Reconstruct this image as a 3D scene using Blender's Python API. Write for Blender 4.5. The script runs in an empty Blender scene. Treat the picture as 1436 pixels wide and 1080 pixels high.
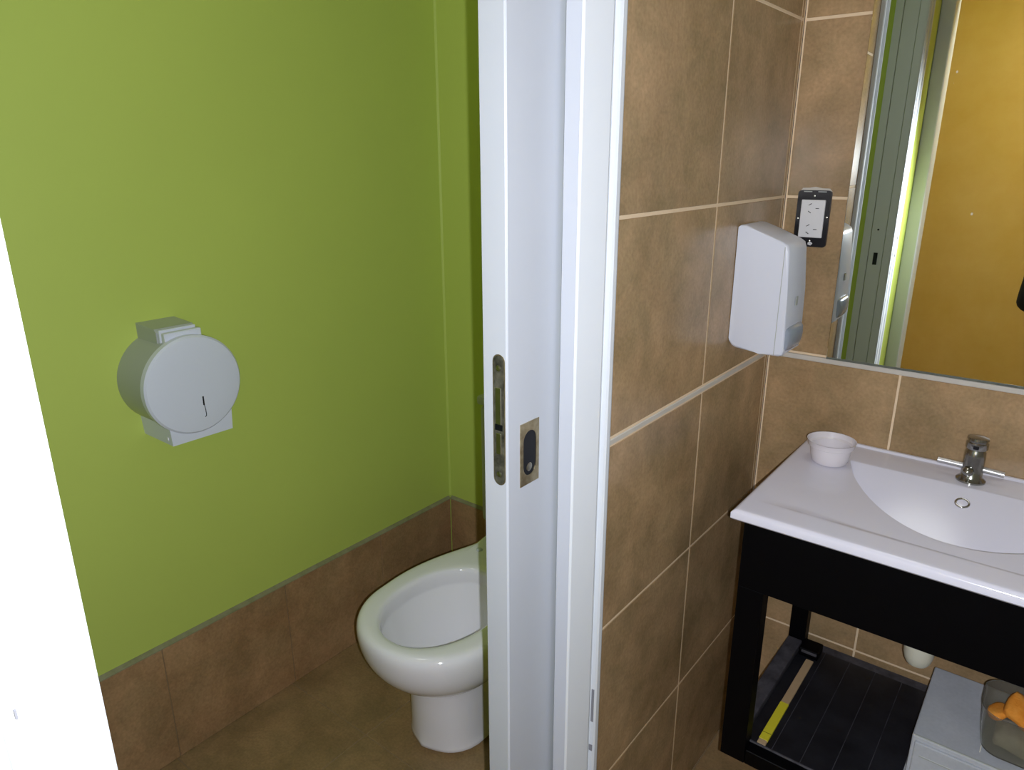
import bpy, bmesh, math, random
from mathutils import Vector, Matrix
random.seed(7)
PI = math.pi
S = bpy.context.scene
COL = S.collection

# ------------------------------------------------------------------ camera
cd = bpy.data.cameras.new('camera'); cam = bpy.data.objects.new('camera', cd); COL.objects.link(cam)
RT = Vector((0.7853, 0.6191, -0.0029)); FW = Vector((-0.5907, 0.7479, -0.3028)); UP = Vector((-0.1853, 0.2395, 0.9530))
CAM = Vector((0.5059, -1.5558, 1.4000))
cam.matrix_world = Matrix(((RT.x, UP.x, -FW.x, CAM.x), (RT.y, UP.y, -FW.y, CAM.y), (RT.z, UP.z, -FW.z, CAM.z), (0, 0, 0, 1)))
cd.sensor_fit = 'HORIZONTAL'; cd.sensor_width = 36.0; cd.lens = 36.0 * 1007.8 / 1436.0
cd.clip_start = 0.01; cd.clip_end = 50
S.camera = cam

# ------------------------------------------------------------------ world, lights, exposure
w = bpy.data.worlds.new('world'); S.world = w; w.use_nodes = True
w.node_tree.nodes['Background'].inputs[0].default_value = (0.8, 0.9, 1.0, 1)
w.node_tree.nodes['Background'].inputs[1].default_value = 0.05
S.view_settings.view_transform = 'Standard'; S.view_settings.look = 'None'
S.view_settings.exposure = 0.0; S.view_settings.gamma = 1.0; S.view_settings.use_curve_mapping = False

def light(name, kind, loc, energy, color, target=None, **kw):
    ld = bpy.data.lights.new(name, kind); ld.energy = energy; ld.color = color
    for k, v in kw.items(): setattr(ld, k, v)
    o = bpy.data.objects.new(name, ld); COL.objects.link(o); o.location = loc
    if target is not None:
        o.rotation_euler = (Vector(target) - Vector(loc)).to_track_quat('-Z', 'Y').to_euler()
    return o
# the phone's flash, just right of and below the lens
light('flash_light', 'SPOT', CAM + RT * 0.024 - UP * 0.016 + FW * 0.004, 50, (0.90, 0.95, 1.05), CAM + FW * 2 + RT * 0.024 - UP * 0.016,
      spot_size=math.radians(132), spot_blend=0.6, shadow_soft_size=0.004)
# unseen fill lamps added overhead to lift the ambient light in three spaces
light('fill_light_washroom', 'AREA', (0.20, -0.30, 2.46), 1.5, (1.0, 0.97, 0.93), (0.20, -0.30, 0), shape='DISK', size=0.3)
light('fill_light_stall', 'AREA', (-0.75, -0.95, 2.46), 1.3, (1.0, 0.98, 0.95), (-0.75, -0.95, 0), shape='DISK', size=0.3)
light('fill_light_corridor', 'AREA', (0.9, -1.85, 2.46), 33, (1.0, 0.95, 0.85), (0.9, -1.8, 0), shape='DISK', size=0.3)

# ------------------------------------------------------------------ materials
def s2l(c):
    return tuple(((x / 255) / 12.92 if x / 255 <= 0.04045 else ((x / 255 + 0.055) / 1.055) ** 2.4) for x in c) + (1,)
def mat(name, rgb, rough=0.5, metal=0.0, spec=0.5, var=0.0, vscale=6.0, rgb2=None, bump=0.0, bscale=200.0,
        trans=0.0, ior=1.45, rand=0.0, coat=0.0, alpha=1.0, fine=0.0, sss=0.0):
    m = bpy.data.materials.new(name); m.use_nodes = True
    nt = m.node_tree; N = nt.nodes; L = nt.links; b = N['Principled BSDF']
    base = s2l(rgb)
    b.inputs['Base Color'].default_value = base
    b.inputs['Roughness'].default_value = rough; b.inputs['Metallic'].default_value = metal
    b.inputs['Specular IOR Level'].default_value = spec; b.inputs['IOR'].default_value = ior
    b.inputs['Transmission Weight'].default_value = trans; b.inputs['Coat Weight'].default_value = coat
    b.inputs['Alpha'].default_value = alpha
    if sss: b.inputs['Subsurface Weight'].default_value = sss; b.inputs['Subsurface Scale'].default_value = 0.01
    geo = N.new('ShaderNodeNewGeometry')
    if var or rgb2 or fine:
        no = N.new('ShaderNodeTexNoise'); no.inputs['Scale'].default_value = vscale; no.inputs['Detail'].default_value = 8
        no.inputs['Roughness'].default_value = 0.62
        L.new(geo.outputs['Position'], no.inputs['Vector'])
        ramp = N.new('ShaderNodeValToRGB'); ramp.color_ramp.elements[0].position = 0.32; ramp.color_ramp.elements[1].position = 0.68
        L.new(no.outputs['Fac'], ramp.inputs['Fac'])
        ramp.color_ramp.elements[0].color = base
        ramp.color_ramp.elements[1].color = s2l(rgb2) if rgb2 else tuple(min(1, c * (1 + var)) for c in base[:3]) + (1,)
        out = ramp.outputs['Color']
        if fine:
            n2 = N.new('ShaderNodeTexNoise'); n2.inputs['Scale'].default_value = 160; n2.inputs['Detail'].default_value = 4
            L.new(geo.outputs['Position'], n2.inputs['Vector'])
            mr = N.new('ShaderNodeMapRange'); mr.inputs['From Min'].default_value = 0.3; mr.inputs['From Max'].default_value = 0.7
            mr.inputs['To Min'].default_value = 1 - fine; mr.inputs['To Max'].default_value = 1 + fine
            L.new(n2.outputs['Fac'], mr.inputs['Value'])
            mx = N.new('ShaderNodeVectorMath'); mx.operation = 'SCALE'
            L.new(out, mx.inputs[0]); L.new(mr.outputs['Result'], mx.inputs['Scale']); out = mx.outputs['Vector']
        if rand:
            oi = N.new('ShaderNodeObjectInfo')
            mr = N.new('ShaderNodeMapRange'); mr.inputs['To Min'].default_value = 1 - rand; mr.inputs['To Max'].default_value = 1 + rand
            L.new(oi.outputs['Random'], mr.inputs['Value'])
            mx = N.new('ShaderNodeVectorMath'); mx.operation = 'SCALE'
            L.new(out, mx.inputs[0]); L.new(mr.outputs['Result'], mx.inputs['Scale']); out = mx.outputs['Vector']
        L.new(out, b.inputs['Base Color'])
    if bump:
        nb = N.new('ShaderNodeTexNoise'); nb.inputs['Scale'].default_value = bscale; nb.inputs['Detail'].default_value = 3
        L.new(geo.outputs['Position'], nb.inputs['Vector'])
        bp = N.new('ShaderNodeBump'); bp.inputs['Strength'].default_value = bump; bp.inputs['Distance'].default_value = 0.002
        L.new(nb.outputs['Fac'], bp.inputs['Height']); L.new(bp.outputs['Normal'], b.inputs['Normal'])
    return m

M = {}
M['green'] = mat('green_paint', (190, 206, 100), 0.55, spec=0.35, var=0.04, vscale=2.0, bump=0.08, bscale=60)
M['tile'] = mat('brown_wall_tile', (145, 122, 90), 0.26, spec=0.4, rgb2=(184, 156, 120), vscale=5.5, bump=0.03, bscale=90, rand=0.05, fine=0.10)
M['tile_floor'] = mat('brown_floor_tile', (134, 110, 78), 0.45, spec=0.4, rgb2=(158, 132, 96), vscale=6, bump=0.05, bscale=70, rand=0.05, fine=0.12)
M['grout'] = mat('beige_grout', (226, 202, 170), 0.85, spec=0.2, var=0.08, vscale=20)
M['grout_dark'] = mat('dirty_grout', (138, 118, 90), 0.9, spec=0.2, var=0.15, vscale=20)
M['listel'] = mat('grey_listel', (196, 190, 180), 0.45, spec=0.4, var=0.1, vscale=25)
M['white_paint'] = mat('white_gloss_paint', (217, 221, 226), 0.6, spec=0.25, var=0.02, vscale=8)
M['white_leaf'] = mat('white_door_paint', (192, 196, 204), 0.35, spec=0.4, var=0.02, vscale=8)
M['ceiling'] = mat('white_ceiling', (225, 225, 220), 0.8)
M['ochre'] = mat('ochre_paint', (200, 166, 88), 0.5, spec=0.35, rgb2=(210, 178, 108), vscale=4, bump=0.15, bscale=60)
M['china'] = mat('white_china', (244, 241, 250), 0.08, spec=0.6, coat=0.4)
M['bowl_china'] = M['china']
M['sink_china'] = mat('sink_china', (224, 223, 236), 0.14, spec=0.5)
M['chrome'] = mat('dull_chrome', (150, 150, 145), 0.22, metal=1.0, var=0.25, vscale=60)
M['chrome_bright'] = mat('chrome', (205, 205, 205), 0.1, metal=1.0)
M['lever_metal'] = mat('brushed_lever', (205, 205, 208), 0.35, metal=0.8)
M['worn_metal'] = mat('worn_lock_metal', (30, 29, 22), 0.5, metal=0.2, rgb2=(104, 102, 88), vscale=70)
M['steel'] = mat('latch_steel', (185, 182, 170), 0.3, metal=1.0, var=0.2, vscale=90)
M['brass'] = mat('worn_brass', (142, 124, 92), 0.35, metal=0.8, rgb2=(196, 184, 152), vscale=45)
M['black_hole'] = mat('dark_recess', (12, 13, 20), 0.35)
M['plastic'] = mat('white_abs_plastic', (212, 216, 228), 0.28, spec=0.45)
M['plastic_grey'] = mat('grey_white_metal', (218, 221, 235), 0.35, spec=0.4)
M['plastic_disp'] = mat('dispenser_body_grey', (172, 176, 172), 0.3, spec=0.5)
M['lever'] = mat('silver_plastic', (164, 174, 190), 0.22, metal=0.3)
M['black_plastic'] = mat('black_plastic', (16, 16, 22), 0.35)
M['socket_white'] = mat('socket_white', (222, 222, 224), 0.4)
M['black_wood'] = mat('black_lacquer', (3, 3, 5), 0.5, spec=0.12, var=0.3, vscale=12)
M['black_shelf'] = mat('dusty_black_board', (12, 12, 17), 0.5, rgb2=(34, 35, 42), vscale=9, fine=0.15)
M['dusty_rail'] = mat('dusty_rail', (44, 42, 48), 0.7, rgb2=(82, 80, 86), vscale=30)
M['wood_strip'] = mat('bare_wood_strip', (176, 150, 116), 0.7, var=0.1, vscale=30)
M['yellow_tape'] = mat('yellow_tape', (214, 204, 52), 0.4)
M['crease'] = mat('tape_crease', (120, 112, 30), 0.6)
M['crease_grey'] = mat('bared_primer', (140, 140, 146), 0.7)
M['unit_white'] = mat('white_unit_plastic', (176, 180, 188), 0.45, rgb2=(192, 195, 202), vscale=8, fine=0.04)
M['clear'] = mat('frosted_clear_plastic', (236, 234, 224), 0.12, trans=0.93, ior=1.12)
M['cup'] = mat('milky_cup_plastic', (228, 222, 226), 0.2, spec=0.5, alpha=0.9)
M['sponge'] = mat('orange_sponge', (214, 128, 30), 0.85, rgb2=(232, 156, 62), vscale=40, bump=0.5, bscale=300)
M['grey_sponge'] = mat('dusty_grey_cloth', (150, 146, 132), 0.9, var=0.3, vscale=40)
M['trap'] = mat('ivory_pvc', (214, 212, 196), 0.35)
M['stain'] = mat('bowl_stain', (176, 168, 140), 0.35)
M['skin'] = mat('skin', (196, 150, 122), 0.5, sss=0.1)
M['jacket'] = mat('black_jacket_cloth', (20, 20, 24), 0.85, var=0.3, vscale=30)
M['trousers'] = mat('dark_blue_denim', (36, 44, 66), 0.85, var=0.3, vscale=60)
M['hair'] = mat('dark_brown_hair', (34, 24, 18), 0.6, var=0.4, vscale=80)
M['eye'] = mat('eye_white', (225, 222, 216), 0.2)
M['lip'] = mat('lip', (160, 96, 88), 0.5)
# mirror glass: silvered, with a few tiny dried specks
def mottle(m, ca, cb, scale, amount):
    nt = m.node_tree; N = nt.nodes; L = nt.links; b = N['Principled BSDF']
    src = b.inputs['Base Color'].links[0].from_socket
    geo = N.new('ShaderNodeNewGeometry'); no = N.new('ShaderNodeTexNoise'); no.inputs['Scale'].default_value = scale; no.inputs['Detail'].default_value = 6
    no.inputs['Roughness'].default_value = 0.7; no.inputs['Distortion'].default_value = 0.6
    off = N.new('ShaderNodeVectorMath'); off.operation = 'ADD'; off.inputs[1].default_value = (7.3, 2.1, 5.7)
    L.new(geo.outputs['Position'], off.inputs[0]); L.new(off.outputs[0], no.inputs['Vector'])
    rp = N.new('ShaderNodeValToRGB'); rp.color_ramp.elements[0].position = 0.36; rp.color_ramp.elements[1].position = 0.64
    rp.color_ramp.elements[0].color = ca + (1,); rp.color_ramp.elements[1].color = cb + (1,)
    L.new(no.outputs['Fac'], rp.inputs['Fac'])
    mx = N.new('ShaderNodeMix'); mx.data_type = 'RGBA'; mx.blend_type = 'MULTIPLY'; mx.inputs['Factor'].default_value = amount
    L.new(src, mx.inputs['A']); L.new(rp.outputs['Color'], mx.inputs['B']); L.new(mx.outputs['Result'], b.inputs['Base Color'])
for _k in ('tile', 'tile_floor'): mottle(M[_k], (0.82, 0.83, 0.78), (1.08, 1.02, 0.98), 12.0, 1.0)
def mirror_mat():
    m = bpy.data.materials.new('mirror_glass'); m.use_nodes = True
    nt = m.node_tree; N = nt.nodes; L = nt.links; b = N['Principled BSDF']
    b.inputs['Base Color'].default_value = (0.80, 0.84, 0.80, 1); b.inputs['Metallic'].default_value = 1.0
    b.inputs['Roughness'].default_value = 0.0
    tc = N.new('ShaderNodeTexCoord'); mp = N.new('ShaderNodeMapping'); mp.inputs['Scale'].default_value = (1, 0.01, 0.7)
    L.new(tc.outputs['Object'], mp.inputs['Vector'])
    v = N.new('ShaderNodeTexVoronoi'); v.inputs['Scale'].default_value = 22; L.new(mp.outputs['Vector'], v.inputs['Vector'])
    lt = N.new('ShaderNodeMath'); lt.operation = 'LESS_THAN'; lt.inputs[1].default_value = 0.045; L.new(v.outputs['Distance'], lt.inputs[0])
    n = N.new('ShaderNodeTexNoise'); n.inputs['Scale'].default_value = 9; L.new(tc.outputs['Object'], n.inputs['Vector'])
    gt = N.new('ShaderNodeMath'); gt.operation = 'GREATER_THAN'; gt.inputs[1].default_value = 0.53; L.new(n.outputs['Fac'], gt.inputs[0])
    mu = N.new('ShaderNodeMath'); mu.operation = 'MULTIPLY'; L.new(lt.outputs[0], mu.inputs[0]); L.new(gt.outputs[0], mu.inputs[1])
    df = N.new('ShaderNodeBsdfDiffuse'); df.inputs[0].default_value = (0.75, 0.73, 0.65, 1)
    mf = N.new('ShaderNodeMath'); mf.operation = 'MULTIPLY'; mf.inputs[1].default_value = 0.6; L.new(mu.outputs[0], mf.inputs[0])
    mx = N.new('ShaderNodeMixShader'); L.new(mf.outputs[0], mx.inputs[0]); L.new(b.outputs[0], mx.inputs[1]); L.new(df.outputs[0], mx.inputs[2])
    L.new(mx.outputs[0], N['Material Output'].inputs['Surface'])
    return m
M['mirror'] = mirror_mat()

# ------------------------------------------------------------------ helpers
WL = {}          # world location of each root/part (no rotations on parents)
def obj(name, bm, m, parent=None, smooth=False, loc=None, sub=0):
    """bm is in world coordinates; the object's origin goes to the base centre of its box (or loc)."""
    vs = [v.co for v in bm.verts]
    lo = Vector((min(v.x for v in vs), min(v.y for v in vs), min(v.z for v in vs)))
    hi = Vector((max(v.x for v in vs), max(v.y for v in vs), max(v.z for v in vs)))
    o0 = Vector(loc) if loc is not None else Vector(((lo.x + hi.x) / 2, (lo.y + hi.y) / 2, lo.z))
    bmesh.ops.translate(bm, verts=bm.verts, vec=-o0)
    bmesh.ops.recalc_face_normals(bm, faces=bm.faces)
    me = bpy.data.meshes.new(name); bm.to_mesh(me); bm.free()
    me.materials.append(m)
    if smooth:
        for p in me.polygons: p.use_smooth = True
    o = bpy.data.objects.new(name, me); COL.objects.link(o)
    WL[o.name] = o0
    if parent: o.parent = parent; o.location = o0 - WL[parent.name]
    else: o.location = o0
    if sub:
        md = o.modifiers.new('subdivision', 'SUBSURF'); md.levels = sub; md.render_levels = sub
    if smooth == 'auto':
        md = o.modifiers.new('edge_split', 'EDGE_SPLIT'); md.split_angle = math.radians(38)
    return o
def thing(name, label, cat, loc, group=None):
    o = bpy.data.objects.new(name, None); COL.objects.link(o); o.location = loc; o.empty_display_size = 0.05
    WL[o.name] = Vector(loc); o['label'] = label; o['category'] = cat
    if group: o['group'] = group
    return o
def tag(o, label, cat, group=None):
    o['label'] = label; o['category'] = cat
    if group: o['group'] = group
    return o
def struct(o, label=None, cat=None):
    o['kind'] = 'structure'
    if label: o['label'] = label
    if cat: o['category'] = cat
    return o
def BM(): return bmesh.new()
def box(bm, x0, x1, y0, y1, z0, z1, bev=0.0, seg=1):
    r = bmesh.ops.create_cube(bm, size=1.0); vs = r['verts']
    for v in vs:
        v.co = Vector(((x0 + x1) / 2 + v.co.x * (x1 - x0), (y0 + y1) / 2 + v.co.y * (y1 - y0), (z0 + z1) / 2 + v.co.z * (z1 - z0)))
    if bev:
        es = list({e for v in vs for e in v.link_edges})
        bmesh.ops.bevel(bm, geom=es, offset=bev, segments=seg, profile=0.5, affect='EDGES')
    return bm
def bx(name, dims, m, parent=None, bev=0.0, seg=1, **k):
    return obj(name, box(BM(), *dims, bev=bev, seg=seg), m, parent, **k)
def cyl(bm, p0, p1, r0, r1=None, n=24, cap=True):
    p0, p1 = Vector(p0), Vector(p1); r1 = r0 if r1 is None else r1
    d = (p1 - p0); q = d.to_track_quat('Z', 'Y')
    ra = []; rb = []
    for i in range(n):
        a = 2 * PI * i / n; u = Vector((math.cos(a), math.sin(a), 0))
        ra.append(bm.verts.new(p0 + q @ (u * r0))); rb.append(bm.verts.new(p1 + q @ (u * r1)))
    for i in range(n):
        j = (i + 1) % n; bm.faces.new((ra[i], ra[j], rb[j], rb[i]))
    if cap: bm.faces.new(ra[::-1]); bm.faces.new(rb)
    return bm
def lathe(bm, base, axis, prof, n=32, close0=True, close1=True):
    base = Vector(base); q = Vector(axis).to_track_quat('Z', 'Y'); rings = []
    for r, h in prof:
        rings.append([bm.verts.new(base + q @ Vector((r * math.cos(2 * PI * i / n), r * math.sin(2 * PI * i / n), h))) for i in range(n)])
    for a, b in zip(rings, rings[1:]):
        for i in range(n):
            j = (i + 1) % n; bm.faces.new((a[i], a[j], b[j], b[i]))
    if close0: bm.faces.new(rings[0][::-1])
    if close1: bm.faces.new(rings[-1])
    return bm
def prism(bm, pts, vec):
    """extrude a planar polygon of 3D points by vec"""
    a = [bm.verts.new(p) for p in pts]; b = [bm.verts.new(Vector(p) + Vector(vec)) for p in pts]
    n = len(a); bm.faces.new(a[::-1]); bm.faces.new(b)
    for i in range(n):
        j = (i + 1) % n; bm.faces.new((a[i], a[j], b[j], b[i]))
    return bm
def loft(bm, rings, closed=True, cap0=False, cap1=False):
    R = [[bm.verts.new(p) for p in r] for r in rings]; n = len(R[0])
    for a, b in zip(R, R[1:]):
        for i in range(n if closed else n - 1):
            j = (i + 1) % n; bm.faces.new((a[i], a[j], b[j], b[i]))
    if cap0: bm.faces.new(R[0][::-1])
    if cap1: bm.faces.new(R[-1])
    return bm
def rrect(cx, cy, hx, hy, r, n=5):
    pts = []
    for sx, sy, a0 in ((1, 1, 0), (-1, 1, 90), (-1, -1, 180), (1, -1, 270)):
        for i in range(n + 1):
            a = math.radians(a0 + 90 * i / n)
            pts.append((cx + sx * (hx - r) + r * math.cos(a), cy + sy * (hy - r) + r * math.sin(a)))
    return pts

TM = {}
def tile_set(parent, axis, face, sign, cols, rows, m, gap=0.0040, thick=0.008, name='tile', gapz=None):
    """tiles on plane axis=face, facing sign; cols/rows are lists of joint positions"""
    for a0, a1 in zip(cols, cols[1:]):
        for b0, b1 in zip(rows, rows[1:]):
            wa, wb = a1 - a0 - gap, b1 - b0 - (gapz or gap)
            key = (axis, sign, round(wa, 4), round(wb, 4), m.name, thick)
            ca, cb = (a0 + a1) / 2, (b0 + b1) / 2
            if axis == 'x': c = Vector((face, ca, cb))
            elif axis == 'y': c = Vector((ca, face, cb))
            else: c = Vector((ca, cb, face))
            if key not in TM:
                bm = BM()
                t0, t1 = (-thick, 0) if sign > 0 else (0, thick)
                if axis == 'x': box(bm, t0, t1, -wa / 2, wa / 2, -wb / 2, wb / 2, bev=0.0011)
                elif axis == 'y': box(bm, -wa / 2, wa / 2, t0, t1, -wb / 2, wb / 2, bev=0.0011)
                else: box(bm, -wa / 2, wa / 2, -wb / 2, wb / 2, t0, t1, bev=0.0011)
                me = bpy.data.meshes.new(name); bm.to_mesh(me); bm.free(); me.materials.append(m); TM[key] = me
            o = bpy.data.objects.new(name, TM[key]); COL.objects.link(o)
            o.parent = parent; o.location = c - WL[parent.name]
T = 0.33
ROWS = [0.0, T, 2 * T, 3 * T - 0.006]; ROWS_UP = [3 * T + 0.006, 4 * T, 5 * T, 6 * T, 7 * T, 2.5]
XL = -1.012; YB = 0.030; YF = -1.66; CE = 2.5; XR = 1.15
OY0, OY1 = -1.398, -0.775          # stall opening
TH = -0.10                         # stall side of the partition

# ------------------------------------------------------------------ floor, ceiling
fl = struct(bx('floor', (XL - 0.1, XR + 0.1, -3.0, 0.13, -0.06, -0.0015), M['grout_dark']), 'brown tiled floor of the stall and washroom')
xs = [XL, -0.70, -0.367, -0.034, 0.299, 0.632, 0.965, XR]
ys = [-1.962, -1.629, -1.296, -0.965, -0.632, -0.299, 0.0]
def fcols(a, b, js): return [a] + [j for j in js if a + 0.02 < j < b - 0.02] + [b]
tile_set(fl, 'z', 0.0, 1, fcols(XL, TH, xs), fcols(-1.42, YB, ys), M['tile_floor'], gap=0.002, name='floor_tile')
tile_set(fl, 'z', 0.0, 1, fcols(0.0, XR, xs), fcols(YF, 0.0, ys), M['tile_floor'], gap=0.002, name='floor_tile')
tile_set(fl, 'z', 0.0, 1, [TH, 0.0], fcols(OY0, OY1, [-1.1]), M['tile_floor'], gap=0.002, name='floor_tile')
struct(bx('ceiling', (XL - 0.1, XR + 0.1, -3.0, 0.13, CE, CE + 0.06), M['ceiling']))

# ------------------------------------------------------------------ walls
def slab(name, dims, m, label=None): return struct(bx(name, dims, m), label)
wl = slab('wall_left', (XL - 0.1, XL, -1.52, YB + 0.1, 0, CE), M['green'], 'lime green painted stall wall above one row of brown tiles')
wbl = slab('wall_back_left', (XL, TH, YB, YB + 0.1, 0, CE), M['green'], 'lime green back wall behind the toilet')
wfl = slab('wall_front_left', (XL, TH, -1.52, -1.42, 0, CE), M['green'], 'green stall wall on the near side of the doorway')
wr = slab('wall_right', (XR, XR + 0.1, YF, 0.1, 0, CE), M['ceiling'], 'plain white washroom side wall')
# dado tiles in the stall
DZ = 0.312
def dado(parent, axis, face, sign, cols):
    if axis == 'x':
        s = sorted((face, face + sign * 0.0055))
        bx('grout', (s[0], s[1], cols[0], cols[-1], 0, DZ + 0.001), M['grout_dark'], parent)
        bm = BM(); a = face; b = face + sign * 0.0095
        prism(bm, [(a, cols[0], DZ), (b, cols[0], DZ), (b, cols[0], DZ + 0.002), (a, cols[0], DZ + 0.009)], (0, cols[-1] - cols[0], 0))
    else:
        s = sorted((face, face + sign * 0.0055))
        bx('grout', (cols[0], cols[-1], s[0], s[1], 0, DZ + 0.001), M['grout_dark'], parent)
        bm = BM(); a = face; b = face + sign * 0.0095
        prism(bm, [(cols[0], a, DZ), (cols[0], b, DZ), (cols[0], b, DZ + 0.002), (cols[0], a, DZ + 0.009)], (cols[-1] - cols[0], 0, 0))
    obj('grout_cap', bm, M['cap'], parent)
    tile_set(parent, axis, face + sign * 0.008, sign, cols, [0, DZ], M['tile_dado'], gap=0.002)
M['cap'] = mat('greenish_grout_cap', (124, 124, 84), 0.8, rgb2=(150, 146, 118), vscale=25)
M['tile_dado'] = mat('brown_dado_tile', (150, 117, 84), 0.42, spec=0.4, rgb2=(174, 142, 106), vscale=6, bump=0.04, bscale=80, rand=0.05, fine=0.12)
mottle(M['tile_dado'], (0.82, 0.83, 0.78), (1.08, 1.02, 0.98), 12.0, 1.0)
dado(wl, 'x', XL, 1, [-1.42, -1.293, -0.958, -0.624, -0.287, YB - 0.008])
dado(wbl, 'y', YB, -1, [XL + 0.008, XL + 0.333, XL + 0.666, TH])

bm = BM(); prism(bm, [(XL, YB, DZ + 0.009), (XL + 0.005, YB, DZ + 0.009), (XL, YB - 0.005, DZ + 0.009)], (0, 0, CE - DZ - 0.009)); obj('corner_bead', bm, M['green'], wl)
# partition between stall and washroom, hollow where the sliding leaf runs
SKA = (TH, -0.078); SKB = (-0.024, -0.0085)
bm = BM()
box(bm, SKA[0], SKA[1], OY1, YB, 0, CE); box(bm, SKB[0], SKB[1], OY1, 0.0, 0, CE)
box(bm, SKA[1], SKB[0], -0.06, YB, 0, CE); box(bm, SKA[1], SKB[0], OY1, -0.06, 2.12, CE)
box(bm, TH, -0.0, OY0, OY1, 2.05, CE)
box(bm, TH, 0.0, YF, OY0 - 0.012, 0, CE)
wm = struct(obj('wall_middle', bm, M['green']), 'brown tiled partition beside the vanity holding the sliding door')
bx('grout', (-0.0086, -0.0009, OY1, 0.0, 0, CE), M['grout'], wm)
tile_set(wm, 'x', 0.0, 1, [OY1, -0.348, -0.018], ROWS, M['tile'])
tile_set(wm, 'x', 0.0, 1, [OY1, -0.348, -0.018], ROWS_UP, M['tile'], gapz=0.0052)
tile_set(wm, 'x', 0.0, 1, [-0.018, -0.005], ROWS, M['tile'], name='edge_tile')
tile_set(wm, 'x', 0.0, 1, [-0.018, -0.005], ROWS_UP, M['tile'], gapz=0.0052, name='edge_tile')
bx('listel', (-0.008, 0.0012, -0.705, -0.003, 3 * T - 0.0045, 3 * T + 0.0045), M['listel'], wm, bev=0.001)
# wall of mirror and vanity
wbr = slab('wall_back_right', (0.0, XR, 0.0085, 0.13, 0, CE), M['grout'], 'tan tiled wall behind the mirror and vanity')
bx('grout', (0.0, XR, 0.0009, 0.0086, 0, CE), M['grout'], wbr)
XJ = [0.001, 0.264, 0.597, 0.93, XR]
tile_set(wbr, 'y', 0.0, -1, XJ, ROWS, M['tile']); tile_set(wbr, 'y', 0.0, -1, XJ, ROWS_UP, M['tile'], gapz=0.0052)
bx('listel', (0.002, XR, -0.007, 0.006, 3 * T - 0.0065, 3 * T + 0.0045), M['listel'], wbr, bev=0.002, seg=2)
# front wall with the entry doorway the photographer stands in
EX0, EX1 = 0.047, 0.86
bm = BM(); box(bm, 0.0, EX0 - 0.02, YF - 0.1, YF, 0, CE); box(bm, EX1 + 0.02, XR, YF - 0.1, YF, 0, CE); box(bm, EX0 - 0.02, EX1 + 0.02, YF - 0.1, YF, 2.07, CE)
struct(obj('wall_front', bm, M['green']))
slab('wall_corridor', (XL - 0.1, XR + 0.1, -3.1, -3.0, 0, CE), M['ochre'], 'ochre painted corridor wall seen in the mirror')
slab('wall_corridor_left', (XL - 0.1, XL, -3.0, -1.52, 0, CE), M['ochre'])
slab('wall_corridor_right', (XR, XR + 0.1, -3.0, YF, 0, CE), M['ochre'])

# casings: profile (distance from opening edge, height above wall plane)
PROF = [(0.0, 0.0), (0.0, 0.006), (0.002, 0.008), (0.0125, 0.008), (0.0135, 0.0065), (0.0145, 0.0115), (0.017, 0.013), (0.048, 0.014), (0.052, 0.012), (0.054, 0.004),
        (0.067, 0.004), (0.069, 0.013), (0.073, 0.016), (0.083, 0.0165), (0.088, 0.015), (0.091, 0.011), (0.091, 0.0)]
PROF_WIDE = [(0.0, 0.0), (0.0005, 0.002), (0.002, 0.0035), (0.049, 0.0135), (0.052, 0.0125), (0.0535, 0.0018), (0.0725, 0.0018), (0.074, 0.008),
             (0.077, 0.0105), (0.085, 0.0105), (0.089, 0.009), (0.091, 0.006), (0.091, 0.0)]
def casing(name, y, s, label, k=0.65, w=1.0, P=PROF):
    bm = BM(); prism(bm, [(h * k, y + s * d * w, 0.0) for d, h in P], (0, 0, 2.06 + 0.09))
    return struct(obj(name, bm, M['white_paint']), label)
casing('trim_1', OY1 - 0.008, 1, 'white moulded door casing between the sliding door and the tiles', 1.0, 1.0, PROF_WIDE)
casing('trim_2', OY0 - 0.005, -1, 'overexposed white door casing at the near side of the stall doorway', 0.5, 0.9)
tr1 = bpy.data.objects['trim_1']; tr2 = bpy.data.objects['trim_2']
for z0, z1, w_ in ((0.50, 0.565, 0.0007), (0.44, 0.452, 0.0012)):
    bx('paint_chip', (0.0015, 0.0078, OY1 - 0.008 + 0.0735 - w_, OY1 - 0.008 + 0.0735, z0, z1), M['crease_grey'], tr1)
bx('paint_chip', (0.0055, 0.0078, -1.4562, -1.4548, 1.045, 1.052), M['crease_grey'], tr2)
bm = BM(); prism(bm, [(h, OY0, 2.05 + d) for d, h in PROF], (0, OY1 - OY0, 0)); struct(obj('trim_3', bm, M['white_paint']), 'white casing over the stall doorway')
# jamb boards
jf = struct(bx('trim_4', (TH, -0.0745, OY0 - 0.0118, OY0 - 0.004, 0, 2.05), M['white_paint'], bev=0.001), 'white strike jamb facing the sliding door, seen in the mirror')
bx('jamb_board', (-0.0730, -0.026, OY0 - 0.0118, OY0 - 0.006, 0, 2.05), M['white_paint'], jf, bev=0.001)
bx('jamb_board', (-0.0245, 0.0, OY0 - 0.0118, OY0 - 0.004, 0, 2.05), M['white_paint'], jf, bev=0.001)
bx('strike_plate', (-0.056, -0.042, OY0 - 0.0065, OY0 - 0.0052, 1.016, 1.060), M['black_hole'], jf, bev=0.0005)
bm = BM(); cyl(bm, (-0.052, OY0 - 0.007, 1.143), (-0.052, OY0 - 0.0050, 1.143), 0.0035, n=12); obj('screw', bm, M['black_hole'], jf)
struct(bx('trim_5', (TH, -0.0765, OY1 - 0.008, OY1, 0, 2.05), M['white_paint'], bev=0.001), 'white jamb strip on the stall side of the pocket')
struct(bx('trim_6', (-0.0275, 0.0, OY1 - 0.0008, OY1 + 0.004, 0, 2.05), M['white_leaf'], bev=0.001), 'white jamb strip on the washroom side of the pocket')
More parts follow.
